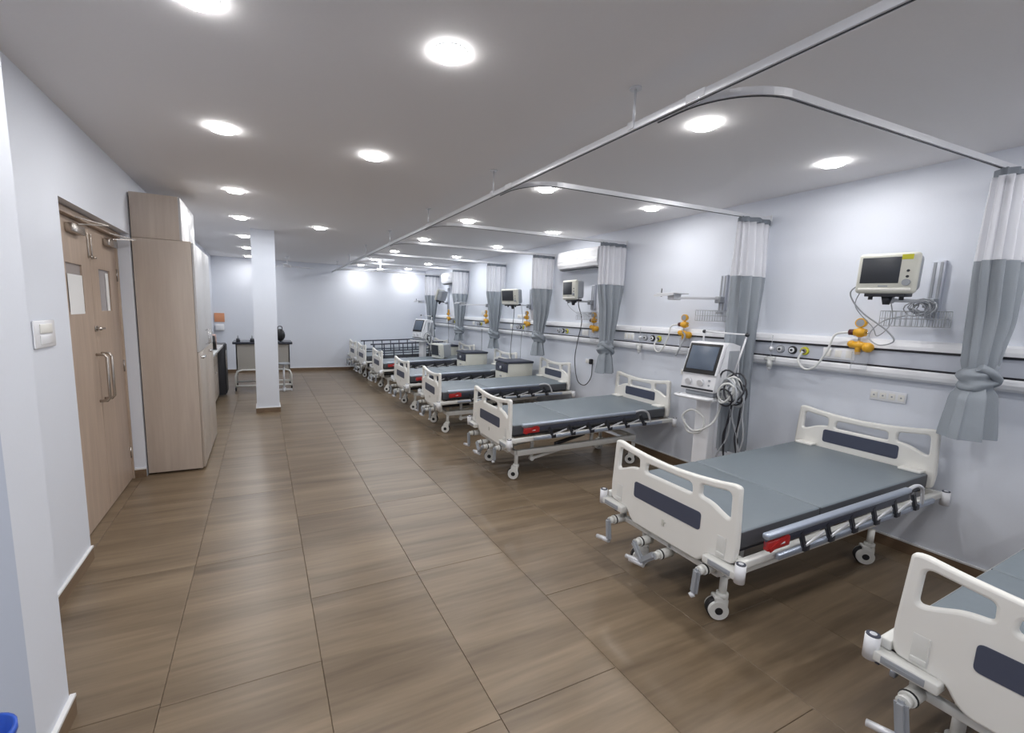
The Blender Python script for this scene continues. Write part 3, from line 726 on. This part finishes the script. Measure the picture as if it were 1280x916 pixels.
def crank(bed, y, z, lean, side, fold=0):
    c = MB().cyl((-.91, y, z), (-1.0, y, z), .026, n=18).cyl((-.99, y, z), (-1.03, y, z), .021, n=16).obj('crank', M['whitem'], bed)
    MB().cyl((-.985, y, z), (-.993, y, z), .0285, n=18).obj('crank_collar', M['black'], c)
    dy = math.sin(lean)*.125; dz = -math.cos(lean)*.125
    MB().bar((-1.040, y-math.sin(lean)*.012, z+.012), (-1.040, y+dy, z+dz), .028, .040, .011).obj('crank_arm', M['greyp'], c)
    MB().cyl((-1.040, y+dy, z+dz), (-1.055, y+dy+side*.095, z+dz-.012), .015, .013, n=14).obj('crank_grip', M['alul'], c)
def siderail(bed, sgn, raised=False, drop=0):
    """on the -y side, mirrored for +y"""
    def fin(mb, name, m, par):
        mb.shear(KS, X0)
        for v in mb.bm.verts: v.co.z -= drop
        if sgn > 0: mb.mir()
        return mb.obj(name, m, par)
    y = -.500
    r = fin(MB().box(-.74, .78, y-.004, y+.016, .425, .452, .004), 'side_rail', M['alu'], bed)
    if raised:
        fin(MB().box(-.86, .80, y-.014, y+.014, .80, .83, .008, 3), 'top_bar', M['navy'], r)
        for k in range(8):
            x = -.78+k*.21; fin(MB().bar((x, y, .81), (x+.02, y+.01, .44), .014, .022, .003), 'upright', M['navy'], r)
        fin(MB().box(-.80, .80, y-.006, y+.008, .60, .62, .003), 'middle_bar', M['navy'], r)
    else:
        fin(MB().box(-.88, .40, y-.030, y+.006, .567, .597, .010, 3), 'top_bar', M['alu'], r)
        fin(MB().box(-.86, .42, y-.012, y+.004, .520, .558, .004), 'lower_bar', M['navy'], r)
        for k in range(6):
            x = -.60+k*.215
            fin(MB().bar((x, y-.006, .545), (x+.06, y-.004, .44), .016, .030, .004).box(x+.04, x+.085, y-.016, y+.006, .43, .462, .004), 'folding_post', M['dark'], r)
            if k < 5: fin(MB().bar((x+.05, y-.012, .462), (x+.20, y-.010, .50), .008, .010), 'link_rod', M['alul'], r)
        fin(MB().tube([(.38, y-.012, .582), (.48, y-.012, .592), (.56, y-.01, .565), (.60, y-.005, .50), (.62, y, .45)], .010), 'curved_end', M['alul'], r)
        if drop: return r
        fin(MB().box(-.86, -.70, y-.022, y+.006, .505, .555, .006).bar((-.85, y-.020, .51), (-.72, y-.020, .565), .010, .03, .004), 'release_handle', M['red'], r)
        fin(MB().box(-.80, -.745, y-.0245, y-.021, .527, .534, 0), 'release_mark', M['ac'], r)
    return r
def make_bed(raised=0):
    bed = thing('hospital_bed', 'x', 'bed')
    fbd = board(bed, 'footboard', -.95, 0, 0, -1)
    MB().box(-.9715, -.969, -.008, .008, .42, .455, .0005).box(-.9715, -.969, -.016, -.004, .44, .448, .0005).obj('emblem', M['cream'], fbd)
    board(bed, 'headboard', .93, .045, .055, -1)
    h = bed
    # deck frame
    d = MB()
    for s in (-1, 1): d.box(-.96, .96, s*.455-.018, s*.455+.018, .412, .450, .005)
    d.box(-.93, -.90, -.47, .47, .405, .445, .005).box(.955, .985, -.47, .47, .405, .445, .005)
    for s in (-1, 1): d.box(-1.003, -.945, s*.385-.095, s*.385+.095, .372, .411, .005)
    d.box(-.30, -.26, -.42, .42, .415, .45).box(.25, .29, -.42, .42, .415, .45)
    df = d.shear(KS, X0).obj('deck_frame', M['whitem'], bed)
    for x in (-.985, .975):
        for s in (-1, 1):
            b = MB().cyl((x, s*.482, .366), (x, s*.482, .455), .0235, n=22).shear(KS, X0).obj('corner_bumper', M['ac'], df)
            MB().cyl((x, s*.482, .454), (x, s*.482, .459), .021, n=22).shear(KS, X0).obj('bumper_ring', M['navy'], b)
            MB().cyl((x, s*.482, .458), (x, s*.482, .461), .011, n=16).shear(KS, X0).obj('bumper_cap', M['alul'], b)
    for s in (-1, 1):
        MB().box(-1.006, -1.002, s*.385-.060, s*.385+.060, .380, .405, .001).box(-1.008, -1.005, s*.385-.045, s*.385+.045, .390, .395).shear(KS, X0).obj('scale_plate', M['greyp'], df)
    MB().box(-.90, -.28, -.40, .40, .452, .462).box(-.27, .26, -.40, .40, .452, .462).box(.27, .90, -.40, .40, .452, .462).shear(KS, X0).obj('deck_panel', M['dark'], bed)
    MB().box(-.55, .70, -.20, .20, .36, .41, .01).box(-.5, .5, -.30, -.26, .35, .40).box(-.5, .5, .26, .30, .35, .40).shear(KS, X0).obj('under_frame', M['whitem'], bed)
    # mattress in two joined sections
    for a, b_ in ((-.915, -.262), (-.258, .905)):
        m = MB().box(a, b_, -.41, .41, .464, .562, .014, 3)
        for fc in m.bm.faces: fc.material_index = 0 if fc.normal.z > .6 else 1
        m.shear(KS, X0).obj('mattress_section', None, bed, [M['matt'], M['mattside']])
    for x in (.86,):
        for s in (-1, 1): MB().box(x-.02, x+.05, s*.33-.06, s*.33+.06, .56, .578, .006).shear(KS, X0).obj('mattress_stop', M['white'], bed)
    siderail(bed, -1, raised == 1); siderail(bed, 1, False, .25)
    # chassis
    B = MB()
    for s in (-1, 1): B.box(-.80, .63, s*.28-.02, s*.28+.02, .222, .276, .004)
    for x in (-.80, .62): B.box(x-.02, x+.02, -.28, .28, .225, .272, .004)
    bf = B.shear(.03, X0).obj('base_frame', M['whitem'], bed)
    MB().box(-.822, -.818, -.12, .12, .235, .262).shear(.03, X0).obj('brand_strip', M['cream'], bf)
    for x in (-.80, .62):
        for s in (-1, 1): caster(bed, x, s*.28, .24, -.55 if x < 0 else (-.3 if s > 0 else -.8))
    for s in (-1, 1):
        MB().bar((-.60, s*.22, .165), (-.15, s*.22, .25), .018, .030, .004).cyl((-.60, s*.24, .165), (-.60, s*.20, .165), .022).bar((-.60, s*.22, .165), (-.60, s*.22, .40), .02, .03).obj('lift_arm', M['whitem'], bed)
        MB().bar((.12, s*.22, .42), (.40, s*.22, .47), .018, .030, .004).bar((.12, s*.22, .42), (.10, s*.22, .27), .02, .03).cyl((.40, s*.24, .47), (.40, s*.20, .47), .020).obj('lift_arm', M['whitem'], bed)
        MB().bar((.18, s*.20, .215), (.42, s*.20, .245), .016, .026, .004).cyl((.18, s*.22, .215), (.18, s*.18, .215), .018).obj('lower_link', M['whitem'], bed)
    MB().cyl((-.9, .05, .33), (-.1, .05, .36), .018).cyl((-.1, .05, .36), (.3, .05, .37), .012).cyl((-.9, -.12, .31), (-.25, -.12, .34), .016).bar((-.35, -.25, .30), (.1, -.1, .33), .03, .03).obj('drive_screw', M['dark'], bed)
    MB().box(-.925, -.895, -.33, .38, .285, .318, .005).bar((-.91, -.33, .30), (-.91, -.33, .42), .03, .03).bar((-.91, .37, .30), (-.91, .37, .42), .03, .03).bar((-.91, .13, .27), (-.91, .13, .42), .03, .03).bar((-.91, -.02, .27), (-.91, -.02, .42), .03, .03).obj('crank_bracket', M['whitem'], bed)
    crank(bed, .36, .300, -.15, 1)
    crank(bed, .13, .265, .75*-1, 1)
    crank(bed, -.02, .262, .85, 1)
    crank(bed, -.30, .330, .05, .1)
    return bed
P0 = make_bed(0)
bed_lab = ['white hospital bed cropped by the lower right corner, nearest the camera',
           'white hospital bed with grey mattress beneath the nearest wall monitor, second bed',
           'white hospital bed directly left of the ventilator, wheels and lift arms showing',
           'white hospital bed beneath the second wall monitor, fourth from the camera',
           'white hospital bed behind the nearest bedside locker, fifth from the camera',
           'white hospital bed carrying the loose grey monitor, sixth from the camera',
           'white hospital bed with dark raised side rail, seventh from the camera',
           'white hospital bed against the far wall with raised side rail, eighth and farthest']
bed_pos = [(2.95, .23, 0), (2.95, 1.68, -.02), (2.95, 3.84, -.045), (2.95, 5.60, -.07), (2.95, 7.08, -.02), (2.95, 8.80, -.02), (2.93, 10.27, 0), (2.93, 11.36, 0)]
P1 = make_bed(1)
for i, (x, y, a) in enumerate(bed_pos):
    b = P0 if i == 0 else (P1 if i == 6 else copy_tree(P1 if i == 7 else P0))
    b.location = (x, y, 0); b.rotation_euler = (0, 0, a)
    tag(b, bed_lab[i], 'bed', 'white hospital beds in a row')

# ------------------------------------------------------------------ bedside lockers
def locker(x, y, label):
    t = thing('bedside_locker', label, 'locker', (x, y, 0), 0, 'bedside lockers between the beds')
    MB().box(-.20, .24, -.20, .20, .06, .80, .008).obj('body', M['cream'], t)
    MB().box(-.23, .25, -.215, .215, .80, .835, .008).obj('top', M['navy'], t)
    d = MB().box(-.222, -.200, -.19, .19, .66, .79, .006).obj('drawer', M['navy'], t)
    MB().cyl((-.222, 0, .725), (-.24, 0, .725), .022, n=16).obj('knob', M['alul'], d)
    d = MB().box(-.222, -.200, -.19, .19, .10, .65, .006).obj('door', M['cream'], t)
    MB().box(-.235, -.222, -.03, .03, .58, .60, .003).obj('handle', M['greyp'], d)
    for a in (-.16, .19):
        for b in (-.16, .16): MB().cyl((a, b-.012, .03), (a, b+.012, .03), .03, n=14).cyl((a, b, .03), (a, b, .07), .012).obj('caster', M['black'], t)
locker(3.60, 6.27, 'cream bedside locker with dark drawer and top behind the fourth bed')
locker(3.60, 7.90, 'cream bedside locker with dark top beside the loose grey monitor')
locker(3.70, 9.54, 'cream bedside locker with dark top farthest from the camera')

# ------------------------------------------------------------------ ventilators
def ventilator(loc, rz, label, cables=True):
    """screen faces local -x"""
    t = thing('ventilator', label, 'ventilator', loc, rz, 'ventilators on trolleys')
    # trolley
    MB().box(-.05, .05, -.07, .07, .10, .90, .012, 3).obj('column', M['ac'], t)
    bs = MB()
    for a in (.7, 2.4, 3.9, 5.5): bs.bar((0, 0, .10), (.21*math.cos(a), .21*math.sin(a), .085), .05, .03, .01)
    bs.cyl((0, 0, .07), (0, 0, .13), .07)
    bs.obj('trolley_base', M['whitem'], t)
    for a in (.7, 2.4, 3.9, 5.5):
        x, y = .20*math.cos(a), .20*math.sin(a)
        MB().cyl((x, y-.012, .035), (x, y+.012, .035), .035, n=16).cyl((x, y, .035), (x, y, .085), .012).obj('caster', M['greyp'], t)
    MB().box(-.20, .10, -.17, .17, .90, .93, .012, 3).obj('tray', M['ac'], t)
    MB().tube([(-.16, -.16, .925), (-.24, -.15, .925), (-.26, -.10, .925), (-.26, .10, .925), (-.24, .15, .925), (-.16, .16, .925)], .012, smooth=False).obj('tray_handle', M['ac'], t)
    MB().box(-.13, .09, -.13, .13, .93, .97, .008).obj('neck_block', M['greyp'], t)
    # body: wedge
    P = [(-.17, .975), (.16, .975), (.18, 1.05), (.16, 1.36), (.04, 1.385), (-.02, 1.38), (-.10, 1.14), (-.15, 1.12)]
    b = MB().rows([[(x, y, z) for x, z in P] for y in (-.15, .15)], cap0=True, cap1=True, flat=True)
    body = b.obj('body', M['ac'], t)
    MB().box(.0, .15, -.154, -.149, 1.02, 1.32, .002).obj('side_panel', M['greyp'], body)
    R_ = Matrix.Rotation(.33, 4, 'Y')
    MB().box(-.125, -.085, -.155, .155, 1.10, 1.39, .012, 3, rot=R_).obj('screen_bezel', M['ac'], t)
    MB().box(-.1285, -.1215, -.145, .145, 1.112, 1.378, .004, 2, rot=Matrix.Translation((-.0, 0, 0)) @ R_).obj('screen_surround', M['black'], t)
    MB().box(-.132, -.1245, -.122, .122, 1.150, 1.355, .002, 2, rot=R_).obj('screen', M['screenl'], t)
    for y in (.08, -.03): MB().cyl((-.15, y, 1.05), (-.185, y, 1.045), .026, n=20).obj('control_knob', M['alul'], t)
    for z in (1.03, 1.07): MB().cyl((-.155, -.10, z), (-.165, -.10, z), .009, n=12).obj('button', M['greyp'], t)
    MB().box(-.176, -.168, -.145, .145, .985, 1.0, .001).obj('front_stripe', M['dark'], t)
    # hose support arm
    MB().cyl((.05, .12, 1.38), (.05, .12, 1.47), .008, n=10).cyl((.05, .12, 1.47), (.02, -.27, 1.46), .007, n=10).cyl((.02, -.27, 1.46), (-.03, -.21, 1.06), .007, n=10).obj('support_arm', M['alul'], t)
    MB().sph((.02, -.27, 1.46), .018).sph((.05, .12, 1.47), .016).obj('arm_joint', M['dark'], t)
    return t
v1 = ventilator((3.46, 2.62, 0), .10, 'white ventilator with tilted dark screen on a trolley beside the second bed')
v2 = ventilator((3.16, 9.54, 0), .40, 'white ventilator with a dark screen at the far end by the last curtains')
def hoses(t, oy, seed, n):
    rnd = random.Random(seed)
    for k in range(n):
        rr = rnd.uniform(.055, .105); cy_, cz_ = oy+rnd.uniform(-.035, .035), 1.0+rnd.uniform(-.05, .05); e = rnd.uniform(1.0, 1.5); tl = rnd.uniform(-.6, .6)
        pts = []
        for a in range(18):
            c, s_ = math.cos(a*PI/9)*rr, math.sin(a*PI/9)*rr*e
            pts.append((-.03-.014*k+.03*math.sin(a*PI/9+k), cy_+c*math.cos(tl)-s_*math.sin(tl)*.5, cz_+s_))
        MB().tube(pts, .0085 if k % 3 else .007, n=8, closed=True, smooth=False).obj('hose_loop', M['dark' if k % 3 == 0 else ('hose' if k % 3 == 1 else 'ghose')], t)
    for k in range(8):
        y0 = oy+rnd.uniform(-.08, .08)
        MB().tube([(0, y0, .95), (.0, y0+rnd.uniform(-.03, .03), .80), (.02, y0+rnd.uniform(-.04, .06), .60), (.03, y0+rnd.uniform(-.05, .08), .38), (.02, y0, .25)], .007, n=6).obj('hanging_tube', M['dark' if k % 2 else 'ghose'], t)
hoses(v1, -.26, 4, 11)
MB().tube([(-.08, -.18, .98), (-.06, -.14, .78), (-.11, -.10, .68), (-.14, .02, .62), (-.15, .12, .72), (-.14, .04, .80), (-.12, -.06, .74), (-.12, -.04, .62), (-.13, .07, .60), (-.14, .11, .70)], .009).obj('white_tube', M['hose'], v1)
hoses(v2, -.26, 8, 6)
cable([(3.86, 3.28, 1.44), (3.80, 3.20, 1.40), (3.74, 3.20, 1.28), (3.74, 3.24, 1.20)], .009, 'ghose', 'short grey gas hose dropping from the regulator above the ventilator')
